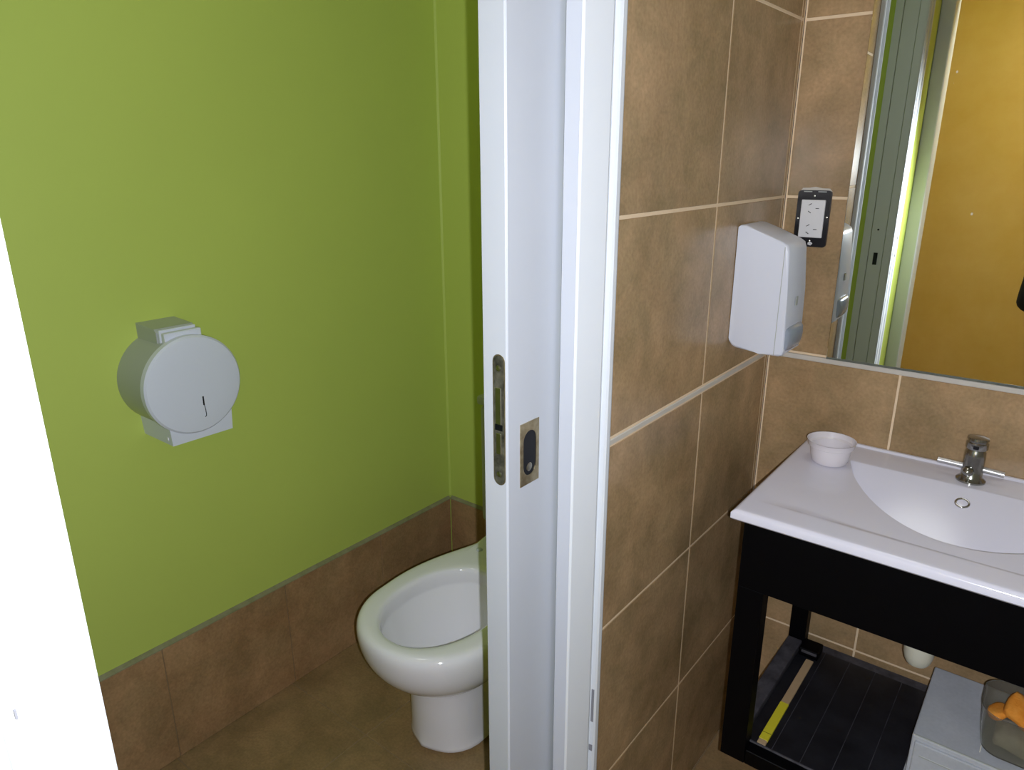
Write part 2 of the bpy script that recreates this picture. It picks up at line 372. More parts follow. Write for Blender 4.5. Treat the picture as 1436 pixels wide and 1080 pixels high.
# entry door frame
bm = BM()
for x0, x1 in ((EX0 - 0.055, EX0), (EX1, EX1 + 0.055)):
    box(bm, max(x0, 0.0), x1, YF - 0.11, YF + 0.004, 0, 2.05, bev=0.003)
box(bm, EX0 - 0.053, EX1 + 0.055, YF - 0.11, YF + 0.012, 2.05, 2.11, bev=0.003)
struct(obj('trim_7', bm, M['white_paint']), 'white frame of the entry doorway, seen in the mirror')

# ------------------------------------------------------------------ sliding door leaf
LY = -0.883; LX0, LX1 = -0.073, -0.033
bm = BM()
box(bm, LX0, LX1 - 0.0012, LY, -0.17, 0.012, 2.04, bev=0.0012)
dl = struct(obj('door_1', bm, M['white_leaf']), 'white sliding door partly drawn out of its pocket in the tiled wall')
bx('face_panel', (LX1 - 0.0035, LX1, LY + 0.0012, -0.1712, 0.0135, 2.0385), M['white_leaf'], dl, bev=0.0008)
# long worn lock faceplate in the edge
def stadium_xz(cx, cz, hx, hz, n=8):
    pts = []
    for i in range(n + 1):
        a = PI * i / n; pts.append((cx + hx * math.cos(a), cz + hz - hx + hx * math.sin(a)))
    for i in range(n + 1):
        a = PI + PI * i / n; pts.append((cx + hx * math.cos(a), cz - hz + hx + hx * math.sin(a)))
    return pts
LC = (-0.0465, 1.074)
bm = BM(); prism(bm, [(x, LY + 0.002, z) for x, z in stadium_xz(LC[0], LC[1], 0.0085, 0.0885)], (0, -0.0030, 0)); fp = obj('lock_faceplate', bm, M['worn_metal'], dl)
fp['label'] = 'long worn metal lock faceplate with rounded ends'
bm = BM(); prism(bm, [(x, LY - 0.0005, z) for x, z in stadium_xz(LC[0], LC[1], 0.0100, 0.0900)], (0, 0.0015, 0)); obj('rebate', bm, M['brass'], dl)
for zz in (LC[1] + 0.072, LC[1] - 0.074):
    bm = BM(); lathe(bm, (LC[0], LY - 0.0008, zz), (0, -1, 0), [(0.0042, 0), (0.004, 0.0008), (0.002, 0.0014)], n=14); obj('screw', bm, M['steel'], fp)
bx('latch_bolt', (LC[0] - 0.0055, LC[0] + 0.0045, LY - 0.0022, LY, LC[1] - 0.004, LC[1] + 0.046), M['steel'], fp, bev=0.0008)
bx('latch_slot', (LC[0] - 0.006, LC[0] + 0.006, LY - 0.0018, LY, LC[1] - 0.012, LC[1] - 0.004), M['black_hole'], fp)
bx('latch_hook', (LC[0] - 0.005, LC[0] + 0.004, LY - 0.002, LY, LC[1] - 0.046, LC[1] - 0.016), M['steel'], fp, bev=0.001)
# flush pull
py0, py1, pz0, pz1 = -0.857, -0.816, 0.974, 1.064
def stad(cy, cz, hy, hz, n=8):
    return stadium_xz(cy, cz, hy, hz, n)
cy, cz = (py0 + py1) / 2, (pz0 + pz1) / 2
bm = BM()
outer = []; inner = stad(cy, cz, 0.0145, 0.0325)
k = len(inner)
for i, (y, z) in enumerate(inner):
    dy, dz = y - cy, z - cz; s = min((py1 - py0) / 2 / max(abs(dy), 1e-6), (pz1 - pz0) / 2 / max(abs(dz), 1e-6)); outer.append((cy + dy * s, cz + dz * s))
# include exact corners
for cyy, czz in ((py0, pz0), (py0, pz1), (py1, pz0), (py1, pz1)):
    i = min(range(k), key=lambda i: (outer[i][0] - cyy) ** 2 + (outer[i][1] - czz) ** 2); outer[i] = (cyy, czz)
xf = LX1 + 0.0014
loft(bm, [[(LX1 - 0.0005, y, z) for y, z in outer], [(xf, y, z) for y, z in outer], [(xf, y, z) for y, z in inner], [(LX1 + 0.0002, y, z) for y, z in inner]])
pl = obj('flush_pull', bm, M['brass'], dl); pl['label'] = 'rectangular worn brass flush pull with dark oval recess'
bm = BM(); prism(bm, [(LX1 - 0.0002, y, z) for y, z in stad(cy, cz, 0.0145, 0.0325)], (0.0006, 0, 0)); obj('recess', bm, M['black_hole'], pl)
bm = BM(); lathe(bm, (LX1, cy, cz - 0.021), (1, 0, 0), [(0.007, 0), (0.005, 0.001), (0.001, 0.0012)], n=16); obj('recess_glint', bm, M['steel'], pl)  # pale disc standing in for a highlight low in the dark recess

# ------------------------------------------------------------------ toilet
TZ = 0.37; XC = -0.55
def interp(tab, t):
    if t <= tab[0][0]: return tab[0][1]
    for (a, va), (b, vb) in zip(tab, tab[1:]):
        if t <= b: 
            u = (t - a) / (b - a); return va + (vb - va) * u
    return tab[-1][1]
RIMW = [(-0.54, 0.182), (-0.50, 0.189), (-0.46, 0.191), (-0.42, 0.189), (-0.38, 0.184), (-0.345, 0.176), (-0.31, 0.167), (-0.275, 0.156), (-0.245, 0.145), (-0.22, 0.137), (-0.19, 0.135), (-0.16, 0.141), (-0.13, 0.152), (-0.10, 0.160), (-0.06, 0.163), (-0.01, 0.163)]
def rim_w(y):
    if y < -0.52:
        t = (-0.52 - y) / (0.70 - 0.52); return 0.1865 * max(0, 1 - min(1, t) ** 2.15) ** 0.5
    return interp(RIMW, y)
def ped_w(y):
    if y < -0.47:
        t = (-0.47 - y) / 0.105; return 0.100 * max(0, 1 - min(1, t) ** 2.2) ** 0.5
    return interp([(-0.47, 0.100), (-0.25, 0.094), (-0.03, 0.10)], y)
NN = 26
def ring(wf, y0, y1, z, inset=0.0):
    L_, R_ = [], []
    for i in range(NN + 1):
        u = (1 - math.cos(PI * min(1.0, i / NN * 1.0) * 0.5)) if False else (1 - math.cos(PI * i / NN)) / 2
        y = (y0 + inset) + (y1 - y0 - inset) * u
        ww = max(0.0, wf(y - inset * (1 - u)) - inset * (1 if i else 0))
        L_.append((XC - ww, y, z)); R_.append((XC + ww, y, z))
    return L_ + R_[::-1][:-1]
def blend(a, b, t): return [tuple(p + (q - p) * t for p, q in zip(u, v)) for u, v in zip(a, b)]
def at_z(r, z): return [(p[0], p[1], z) for p in r]
def hole(s, z, yc=-0.483, ax=0.129, ay=0.172):
    L_, R_ = [], []
    for i in range(NN + 1):
        a = PI * i / NN; y = yc - ay * s * math.cos(a)
        ww = ax * s * max(0.02, math.sin(a)) ** 0.92
        L_.append((XC - ww, y, z)); R_.append((XC + ww, y, z))
    return L_ + R_[::-1][:-1]
rim = ring(rim_w, -0.70, -0.01, 0); ped = ring(ped_w, -0.575, -0.03, 0); rim_in = ring(rim_w, -0.70, -0.01, 0, 0.012)
rings = [at_z(ring(lambda y: ped_w(y) + 0.006, -0.581, -0.025, 0), 0.001), at_z(ring(lambda y: ped_w(y) + 0.006, -0.581, -0.025, 0), 0.014), at_z(ped, 0.024),
         at_z(ped, 0.10), at_z(ped, 0.18), at_z(blend(ped, rim, 0.05), 0.200), at_z(blend(ped, rim, 0.22), 0.212), at_z(blend(ped, rim, 0.48), 0.226), at_z(blend(ped, rim, 0.70), 0.246),
         at_z(blend(ped, rim, 0.86), 0.272), at_z(blend(ped, rim, 0.96), 0.303), at_z(rim, 0.334), at_z(rim, 0.352), at_z(blend(rim, rim_in, 0.35), 0.365), at_z(rim_in, TZ),
         blend(rim_in, hole(1.06, TZ), 0.15) and at_z(blend(rim_in, hole(1.06, TZ), 0.3), TZ + 0.0008), at_z(blend(rim_in, hole(1.06, TZ), 0.7), TZ + 0.0008), hole(1.06, TZ), hole(1.01, TZ - 0.003), hole(0.985, TZ - 0.012), hole(0.99, TZ - 0.038), hole(1.0, TZ - 0.045), hole(0.975, TZ - 0.052), hole(0.88, TZ - 0.095),
         hole(0.70, TZ - 0.15, -0.47), hole(0.48, TZ - 0.19, -0.45), hole(0.30, TZ - 0.215, -0.43), hole(0.2, TZ - 0.24, -0.42)]
bm = BM(); loft(bm, rings, cap0=True, cap1=True)
toilet = thing('toilet', 'white ceramic toilet without a seat, standing by the green wall', 'toilet', (XC, -0.3, 0.0))
bowl = obj('bowl', bm, M['china'], toilet, smooth=True, sub=1)
bm = BM(); prism(bm, [(p[0], p[1], TZ - 0.212) for p in hole(0.33, 0, -0.43)], (0, 0, 0.001)); obj('water', bm, mat('toilet_water', (190, 196, 192), 0.03, spec=0.6), toilet)
for sx in (-1, 1):
    bm = BM(); lathe(bm, (XC + sx * 0.097, -0.243, TZ + 0.0002), (0, 0, 1), [(0.009, 0), (0.0085, 0.003), (0.004, 0.0055)], n=16); obj('seat_bolt', bm, M['plastic'], toilet, smooth=True)
# cistern against the back wall
cis = thing('cistern', 'white cistern behind the toilet, mostly hidden by the sliding door', 'cistern', (XC, -0.055, 0.385))
bm = BM(); box(bm, -0.735, -0.365, -0.135, YB - 0.001, 0.385, 0.745, bev=0.016, seg=3); obj('tank', bm, M['plastic_disp'], cis, smooth='auto')
bm = BM(); box(bm, -0.74, -0.36, -0.14, YB - 0.001, 0.745, 0.772, bev=0.008, seg=2); obj('lid', bm, M['plastic_disp'], cis, smooth='auto')
bm = BM(); cyl(bm, (XC, -0.055, TZ + 0.0035), (XC, -0.055, 0.392), 0.03); obj('flush_spout', bm, M['black_plastic'], cis)
bm = BM(); cyl(bm, (XC, -0.055, 0.771), (XC, -0.055, 0.778), 0.02); obj('flush_button', bm, M['chrome'], cis)

# ------------------------------------------------------------------ toilet roll dispenser
DY, DZc, DR = -0.850, 0.952, 0.103
xf0, xf1 = XL + 0.0005, -0.884
tp = thing('toilet_roll_dispenser', 'round white and grey jumbo roll dispenser on the green wall', 'dispenser', (XL + 0.0005, DY, DZc - 0.12))
bm = BM(); lathe(bm, (xf0, DY, DZc), (1, 0, 0), [(DR - 0.003, 0), (DR - 0.003, xf1 - xf0 - 0.018)], n=64)
obj('drum', bm, M['plastic_disp'], tp, smooth='auto')
bm = BM(); lathe(bm, (xf1 - 0.020, DY, DZc), (1, 0, 0), [(DR - 0.002, 0), (DR + 0.001, 0.001), (DR + 0.001, 0.015), (DR - 0.003, 0.0195), (DR - 0.012, 0.021), (DR - 0.05, 0.0225), (0.002, 0.023)], n=64)
cv = obj('cover', bm, M['plastic_grey'], tp, smooth='auto')
# lower box and top hinge block
bm = BM(); prism(bm, [(xf0, DY - 0.066, DZc - 0.055), (xf0, DY - 0.062, DZc - 0.118), (xf0, DY + 0.072, DZc - 0.118), (xf0, DY + 0.076, DZc - 0.055)], (xf1 - xf0 - 0.006, 0, 0))
lb = obj('outlet_box', bm, M['plastic_grey'], tp)
bm = BM(); lathe(bm, (-0.905, DY - 0.0635, DZc - 0.105), (0, -1, 0), [(0.0045, 0), (0.004, 0.0012), (0.001, 0.002)], n=12); obj('rivet', bm, M['socket_white'], lb)
bm = BM(); prism(bm, [(x, DY - 0.044, z) for x, z in ((xf0, DZc + 0.08), (xf0, DZc + 0.122), (xf0 + 0.075, DZc + 0.118), (xf0 + 0.082, DZc + 0.112), (xf0 + 0.082, DZc + 0.08))], (0, 0.082, 0)); obj('hinge_block', bm, M['plastic_disp'], tp)
bm = BM(); box(bm, xf0 + 0.084, xf0 + 0.090, DY - 0.041, DY + 0.036, DZc + 0.08, DZc + 0.117, bev=0.001); obj('hinge_ridge', bm, M['plastic_grey'], tp)
bm = BM(); box(bm, xf0 + 0.094, xf0 + 0.108, DY - 0.040, DY + 0.038, DZc + 0.08, DZc + 0.1125, bev=0.0015); obj('hinge_tab', bm, M['plastic_grey'], tp)
# small dark keyhole and scratch on the cover
bm = BM(); box(bm, xf1 + 0.0005, xf1 + 0.0030, DY + 0.0085, DY + 0.0125, DZc - 0.046, DZc - 0.026, bev=0.0006); kh = obj('keyhole', bm, M['black_plastic'], cv)
bm = BM()
pts = [(DY + 0.0110, DZc - 0.045), (DY + 0.0125, DZc - 0.055), (DY + 0.0130, DZc - 0.066), (DY + 0.0125, DZc - 0.070), (DY + 0.0095, DZc - 0.0715)]
for (a, b), (c, d) in zip(pts, pts[1:]): cyl(bm, (xf1 + 0.0025, a, b), (xf1 + 0.0025, c, d), 0.0008, n=6)
obj('keyhole_line', bm, M['black_plastic'], cv)

# ------------------------------------------------------------------ vanity
VX0, VX1, VY0, VY1 = 0.130, 0.712, -0.430, -0.012
van = thing('vanity_stand', 'black open wooden vanity frame with lower shelf under the white sink', 'vanity', ((VX0 + VX1) / 2, (VY0 + VY1) / 2, 0.295))
ZA0, ZA1 = 0.668, 0.799
bx('front_apron', (VX0, VX1, VY0, VY0 + 0.02, ZA0, ZA1), M['black_wood'], van, bev=0.0006)
bx('side_apron', (VX0, VX0 + 0.02, VY0 + 0.0205, VY1, ZA0, ZA1), M['black_wood'], van, bev=0.001)
bx('side_apron', (VX1 - 0.02, VX1, VY0 + 0.0205, VY1, ZA0, ZA1), M['black_wood'], van, bev=0.001)
for x in (VX0, VX1 - 0.040):
    bx('leg', (x, x + 0.046 if x == VX0 else x + 0.04, VY0, VY0 + 0.032, 0.296, ZA0), M['black_wood'], van, bev=0.0006)
    bx('leg', (x, x + 0.036, VY1 - 0.03, VY1, 0.296, ZA0), M['black_wood'], van, bev=0.0006)
    bx('side_rail', (x, x + 0.032, VY0 + 0.0325, VY1 - 0.031, 0.300, 0.336), M['dusty_rail'], van, bev=0.003, seg=2)
bx('front_rail', (VX0 + 0.047, VX1 - 0.041, VY0, VY0 + 0.03, 0.296, 0.328), M['black_wood'], van, bev=0.0015)
bx('front_rail_edging', (VX0 + 0.030, VX1 - 0.05, VY0 + 0.024, VY0 + 0.029, 0.328, 0.332), M['dusty_rail'], van, bev=0.0012)
bx('wall_rail', (VX0 + 0.037, VX1 - 0.041, VY1 - 0.03, VY1, 0.296, 0.322), M['dusty_rail'], van, bev=0.0015)
bx('angle_bracket', (VX0 + 0.037, VX0 + 0.078, VY1 - 0.075, VY1 - 0.031, 0.326, 0.346), M['black_wood'], van, bev=0.002)
bx('bracket_highlight', (VX0 + 0.043, VX0 + 0.076, VY1 - 0.078, VY1 - 0.0745, 0.338, 0.344), M['dusty_rail'], van, bev=0.001)  # grey strip painting the highlight along the bracket's front
# shelf made of front-to-back boards
bx('shelf_base', (VX0 + 0.034, VX1 - 0.043, VY0 + 0.031, VY1 - 0.032, 0.3105, 0.3245), M['dusty_rail'], van)
xb = VX0 + 0.0335; k = 0
while xb < VX1 - 0.045:
    x1 = min(xb + 0.052, VX1 - 0.042)
    bx('shelf_board', (xb, x1 - 0.0012, VY0 + 0.0305, VY1 - 0.031, 0.3245, 0.3255), M['black_shelf'], van, bev=0.0003)
    xb += 0.052

# ------------------------------------------------------------------ sink
sx0, sx1, sy0, sy1, SZ = 0.110, 0.722, -0.446, -0.002, 0.820
sink = thing('sink', 'white rectangular ceramic sink top with oval basin on black stand', 'sink', ((sx0 + sx1) / 2, (sy0 + sy1) / 2, 0.80))
BXC, BW, BYB, BD = 0.430, 0.214, -0.098, 0.250
def yfront(x):
    t = min(1, abs(x - BXC) / BW); return BYB - BD * (1 - t * t) ** 0.82
def hz(x, y):
    z = SZ
    # soft outer lip
    e = min(x - sx0, sx1 - x, y - sy0)
    if e < 0.008: z -= 0.006 * (1 - e / 0.008) ** 2
    # recessed deck with a faint step near the front
    if y > -0.386 and 0.13 < x < 0.70: z -= 0.0016 * min(1, (y + 0.386) / 0.003) * min(1, (x - 0.13) / 0.11, (0.70 - x) / 0.11)
    if y > -0.012: z += 0.004 * min(1, (y + 0.012) / 0.004)
    # basin
    if BYB > y > yfront(x) and abs(x - BXC) < BW:
        yf = yfront(x); a = (BYB - y); b = (y - yf); c = (BW - abs(x - BXC))
        ln = max(1e-4, BYB - yf)
        g = a / ln; h = min(1, b / (0.012 + 0.16 * ln)); sc = min(1, ln / 0.25)
        f1 = min(1, g * 1.02); f2 = 1 - (1 - h) ** 2.0
        z -= 0.106 * f1 * f2 * sc
    return z
bm = BM(); NX, NY = 230, 170; G = []
# warp rows so the vertices follow the basin's curved front edge
for i in range(NX + 1):
    x = sx0 + (sx1 - sx0) * i / NX; col = []
    yf = yfront(x) if abs(x - BXC) < BW else BYB
    marks = [sy0, sy0 + 0.008, -0.386, -0.383]; 
     
    ysm = [sy0 + 0.008 * j / 4 for j in range(4)] + [sy0 + 0.008 + (-0.386 - sy0 - 0.008) * j / 8 for j in range(8)] + [-0.386, -0.3845, -0.383]
    last = -0.383
    ysm += [last + (yf - last) * j / 14 for j in range(1, 14)] + [yf]
    ysm += [yf + (BYB - yf) * (1 - math.cos(PI * j / 90)) / 2 for j in range(1, 90)] + [BYB]
    ysm += [BYB + (-0.012 - BYB) * j / 10 for j in range(1, 11)] + [-0.008, sy1]
    G.append([bm.verts.new((x, y, hz(x, y))) for y in ysm])
for a, b in zip(G, G[1:]):
    for j in range(len(a) - 1): bm.faces.new((a[j], a[j + 1], b[j + 1], b[j]))
# skirt and underside
NYv = len(G[0])
border = [G[i][0] for i in range(NX + 1)] + [G[NX][j] for j in range(1, NYv)] + [G[i][-1] for i in range(NX - 1, -1, -1)] + [G[0][j] for j in range(NYv - 2, 0, -1)]
low = []
for v in border:
    low.append(bm.verts.new((v.co.x, v.co.y, 0.8035)))
low2 = [bm.verts.new((min(max(v.co.x, sx0 + 0.004), sx1 - 0.004), max(v.co.y, sy0 + 0.004), 0.800)) for v in border]
n = len(border)
for i in range(n):
    j = (i + 1) % n; bm.faces.new((border[i], border[j], low[j], low[i])); bm.faces.new((low[i], low[j], low2[j], low2[i]))
obj('sink_top', bm, M['sink_china'], sink, smooth='auto')
# overflow ring in the back slope, drain in the bottom
def ring_torus(bm, c, axis, R, r, n=28, k=8):
    q = Vector(axis).to_track_quat('Z', 'Y'); c = Vector(c); rg = []
    for i in range(n):
        a = 2 * PI * i / n
        rg.append([bm.verts.new(c + q @ Vector(((R + r * math.cos(2 * PI * j / k)) * math.cos(a), (R + r * math.cos(2 * PI * j / k)) * math.sin(a), r * math.sin(2 * PI * j / k)))) for j in range(k)])
    for i in range(n):
        for j in range(k):
            a, b = rg[i], rg[(i + 1) % n]; bm.faces.new((a[j], b[j], b[(j + 1) % k], a[(j + 1) % k]))
oy = -0.136; ox = 0.4175; oz = hz(ox, oy); dzdy = (hz(ox, oy + 0.004) - hz(ox, oy - 0.004)) / 0.008
onrm = Vector((0, -dzdy, 1)).normalized()
bm = BM(); ring_torus(bm, Vector((ox, oy, oz)) + onrm * 0.0008, onrm, 0.0105, 0.0021); of = obj('overflow_ring', bm, M['chrome_bright'], sink, smooth=True)
bm = BM(); lathe(bm, Vector((ox, oy, oz)) - onrm * 0.001, onrm, [(0.0092, 0), (0.0092, 0.0016), (0.004, 0.0018)], n=20); obj('overflow_hole', bm, M['sink_china'], of)
bm = BM(); lathe(bm, (0.43, -0.288, hz(0.43, -0.288) - 0.001), (0, 0, 1), [(0.030, 0), (0.029, 0.003), (0.018, 0.003), (0.016, 0.001), (0.004, 0.001)], n=28); obj('drain', bm, M['chrome_bright'], sink, smooth='auto')
# waste trap under the basin
trap = thing('bottle_trap', 'white plastic waste trap hanging below the sink', 'trap', (0.402, -0.20, 0.490))
bm = BM(); lathe(bm, (0.402, -0.20, 0.490), (0, 0, 1), [(0.004, 0), (0.018, 0.003), (0.022, 0.010), (0.025, 0.022), (0.026, 0.040), (0.026, 0.11), (0.022, 0.12), (0.018, 0.125), (0.018, 0.262)], n=32); obj('bottle', bm, M['trap'], trap, smooth='auto')
bm = BM(); lathe(bm, (0.402, -0.20, 0.53), (0, 0, 1), [(0.0265, 0), (0.0285, 0.001), (0.0285, 0.012), (0.0265, 0.013)], n=32); obj('trap_nut', bm, M['trap'], trap, smooth='auto')
bm = BM(); cyl(bm, (0.402, -0.17, 0.585), (0.402, -0.001, 0.585), 0.018); obj('outlet_pipe', bm, M['trap'], trap, smooth='auto')

# ------------------------------------------------------------------ tap
tx, ty, tz = 0.4175, -0.056, SZ - 0.0016
tap = thing('tap', 'chrome basin tap with two thin bar levers on the sink back edge', 'tap', (tx, ty, tz))
bm = BM(); lathe(bm, (tx, ty, tz), (0, 0, 1), [(0.0245, 0), (0.0245, 0.003), (0.021, 0.006), (0.0180, 0.010), (0.0172, 0.030), (0.0172, 0.050), (0.0165, 0.058), (0.0148, 0.062), (0.0145, 0.066)], n=32); obj('body', bm, M['chrome'], tap, smooth='auto')
bm = BM(); lathe(bm, (tx, ty, tz + 0.064), (0, 0, 1), [(0.0165, 0), (0.0180, 0.002), (0.0180, 0.012), (0.0160, 0.014), (0.0160, 0.017), (0.0175, 0.018), (0.0170, 0.022), (0.008, 0.0245)], n=28); hd = obj('cap', bm, M['chrome'], tap, smooth='auto')
bm = BM(); box(bm, tx - 0.0045, tx + 0.0045, ty - 0.0187, ty - 0.0165, tz + 0.067, tz + 0.074, bev=0.001); obj('spout_slot', bm, M['black_plastic'], hd)
for s, l in ((-1, 0.058), (1, 0.050)):
    bm = BM(); cyl(bm, (tx + s * 0.012, ty, tz + 0.026), (tx + s * l, ty, tz + 0.027 if s < 0 else tz + 0.024), 0.0056, n=20); obj('lever', bm, M['lever_metal'], tap, smooth='auto')
bm = BM(); lathe(bm, (tx - 0.004, ty - 0.011, tz + 0.024), (-0.15, -1, -0.1), [(0.009, 0), (0.009, 0.010), (0.0075, 0.015), (0.004, 0.018), (0.001, 0.019)], n=24); obj('nozzle', bm, M['chrome'], tap, smooth=True)

# ------------------------------------------------------------------ milky cup on the sink
cx_, cy_ = 0.184, -0.130
bm = BM(); zb = SZ + 0.0002
lathe(bm, (cx_, cy_, zb), (0, 0, 1), [(0.010, 0), (0.031, 0.0), (0.034, 0.004), (0.0365, 0.018), (0.0385, 0.032), (0.0425, 0.034), (0.0445, 0.044), (0.0455, 0.0455), (0.0440, 0.0450), (0.0415, 0.0355), (0.0370, 0.0330), (0.035, 0.018), (0.0325, 0.005), (0.029, 0.0022), (0.010, 0.0020)], n=48)
cup = obj('plastic_cup', bm, M['cup'], smooth='auto'); tag(cup, 'small milky white plastic cup on the back left corner of the sink', 'cup')

# ------------------------------------------------------------------ mirror, hung at a slight angle
MA = 0.0164
mx0, mx1, mz0, mz1 = 0.125, 0.735, 0.9965, 1.92
mir = thing('mirror', 'large frameless mirror on the tiled wall above the sink', 'mirror', (mx0, -0.0135, mz0))
mir.rotation_euler = (0, 0, MA)
me_b = BM(); box(me_b, 0, mx1 - mx0, -0.0035, 0.0, 0, mz1 - mz0, bev=0.0006)
def local(name, bm, m, parent):
    bmesh.ops.recalc_face_normals(bm, faces=bm.faces)
    me = bpy.data.meshes.new(name); bm.to_mesh(me); bm.free(); me.materials.append(m)
    o = bpy.data.objects.new(name, me); COL.objects.link(o); o.parent = parent; return o
local('glass', me_b, M['mirror'], mir)
bmx = BM(); box(bmx, 0.004, mx1 - mx0 - 0.004, 0.0002, 0.0030, 0.003, mz1 - mz0 - 0.003); local('backing_board', bmx, M['grout_dark'], mir)
bmx = BM(); box(bmx, 0.0, mx1 - mx0, -0.0042, -0.0030, 0.0, 0.0045, bev=0.0004); o = local('worn_bottom_edge', bmx, mat('desilvered_edge', (84, 88, 80), 0.4, var=0.4, vscale=30), mir)

# ------------------------------------------------------------------ wall socket
so = thing('power_socket', 'double white power socket in an open black plate beside the mirror', 'socket', (0.0595, -0.0005, 1.222))
X0, X1, Z0, Z1 = 0.0270, 0.0920, 1.222, 1.334
bm = BM(); prism(bm, [(x, -0.0005, z) for x, z in rrect((X0 + X1) / 2, (Z0 + Z1) / 2, (X1 - X0) / 2, (Z1 - Z0) / 2, 0.007)], (0, -0.006, 0)); obj('plate', bm, M['black_plastic'], so)
IX0, IX1, IZ0, IZ1 = 0.0365, 0.0830, 1.241, 1.3155
ins = bx('socket_insert', (IX0, IX1, -0.0105, -0.006, IZ0, IZ1), M['socket_white'], so, bev=0.001)
for zc in (IZ1 - 0.0165, IZ0 + 0.0165):
    for dx, dz, a in ((-0.0055, 0.0075, 32), (-0.0055, -0.0075, -32), (0.0090, 0.0, 0)):
        bm = BM(); c, s = math.cos(math.radians(a)), math.sin(math.radians(a)); X = (IX0 + IX1) / 2 + dx; Z = zc + dz
        pts = [(X + u * c - v * s, -0.0103, Z + u * s + v * c) for u, v in ((-0.0034, -0.0007), (0.0034, -0.0007), (0.0034, 0.0007), (-0.0034, 0.0007))]
        prism(bm, pts, (0, -0.0004, 0)); obj('pin_slot', bm, M['black_hole'], ins)
for x, z in (((X0 + X1) / 2, Z1 - 0.011), ((X0 + X1) / 2, Z0 + 0.012), (X0 + 0.0045, (Z0 + Z1) / 2), (X1 - 0.0045, (Z0 + Z1) / 2 + 0.004)):
    bm = BM(); lathe(bm, (x, -0.006, z), (0, -1, 0), [(0.0022, 0), (0.0018, 0.0012), (0.0005, 0.0016)], n=10); obj('screw', bm, M['steel'], so)
for x in (X0 + 0.019, X1 - 0.018): bx('plate_clip', (x - 0.008, x + 0.008, -0.0072, -0.0063, Z1 - 0.0035, Z1 - 0.0018), M['plastic_disp'], so)
bm = BM()
for i in range(5):
    a = i * 1.25; cyl(bm, (0.061 + 0.003 * math.cos(a), -0.0062, 1.2285 + 0.002 * math.sin(a)), (0.0615 + 0.0035 * math.cos(a + 1), -0.0085, 1.229 + 0.0022 * math.sin(a + 1)), 0.0022, 0.0012, n=8)
obj('plaster_dab', bm, M['socket_white'], so)
bm = BM(); prism(bm, [(x, -0.0002, z) for x, z in ((0.029, 1.332), (0.034, 1.338), (0.046, 1.3385), (0.058, 1.3405), (0.072, 1.338), (0.086, 1.3375), (0.0915, 1.332))], (0, -0.0016, 0)); obj('plaster_smear', bm, M['listel'], so)

# ------------------------------------------------------------------ soap dispenser
SY0, SY1, SB, ST = -0.246, -0.143, 1.048, 1.283
sd = thing('soap_dispenser', 'white plastic soap dispenser with silver push lever on brown tiles', 'dispenser', (0.001, (SY0 + SY1) / 2, SB))
prof = [(0.0, 1.068), (0.0015, 1.060), (0.006, 1.0535), (0.014, 1.0500), (0.060, 1.0460), (0.096, 1.0455), (0.1025, 1.049), (0.105, 1.058), (0.101, 1.16), (0.096, 1.238), (0.0925, 1.248), (0.084, 1.2535), (0.040, 1.270), (0.014, 1.2800), (0.004, 1.280), (0.0, 1.276)]
bm = BM(); prism(bm, [(0.001 + x, SY0, z) for x, z in prof], (0, SY1 - SY0, 0))
es = [e for e in bm.edges if abs(e.verts[0].co.y - e.verts[1].co.y) < 1e-6 and max(e.verts[0].co.x, e.verts[1].co.x) > 0.006]
bmesh.ops.bevel(bm, geom=es, offset=0.0055, segments=3, profile=0.5, affect='EDGES')
obj('housing', bm, M['plastic'], sd, smooth='auto')
bm = BM(); prism(bm, [(0.0005, y, z) for y, z in rrect((SY0 + SY1) / 2, 1.17, 0.048, 0.108, 0.02)], (0.006, 0, 0)); obj('back_plate', bm, M['plastic_disp'], sd)
# seam between body and front cover
bm = BM(); box(bm, 0.0885, 0.0897, SY0 - 0.0004, SY0 + 0.003, 1.0475, 1.246); obj('cover_seam', bm, M['plastic_disp'], sd)
# push lever: a rounded wedge low on the front
bm = BM()
lp = [(0.1005, 1.052), (0.1085, 1.056), (0.1120, 1.066), (0.1135, 1.080), (0.1120, 1.0925), (0.107, 1.0985), (0.1005, 1.100)]
R_ = []
for u, s in ((0.0, 0.55), (0.10, 0.85), (0.25, 1.0), (0.75, 1.0), (0.90, 0.85), (1.0, 0.55)):
    y = SY0 + 0.004 + (SY1 - SY0 - 0.008) * u
    R_.append([(0.1005 + (x - 0.1005) * s, y, 1.076 + (z - 1.076) * (0.7 + 0.3 * s)) for x, z in lp])
loft(bm, R_, cap0=True, cap1=True); obj('push_lever', bm, M['lever'], sd, smooth=True)
bm = BM(); box(bm, 0.1035, 0.1050, (SY0 + SY1) / 2 - 0.006, (SY0 + SY1) / 2 + 0.006, 1.135, 1.152, bev=0.0005); obj('level_window', bm, M['plastic_disp'], sd)
bm = BM(); cyl(bm, (0.085, (SY0 + SY1) / 2, 1.036), (0.085, (SY0 + SY1) / 2, 1.050), 0.006); obj('soap_nozzle', bm, M['plastic_disp'], sd)

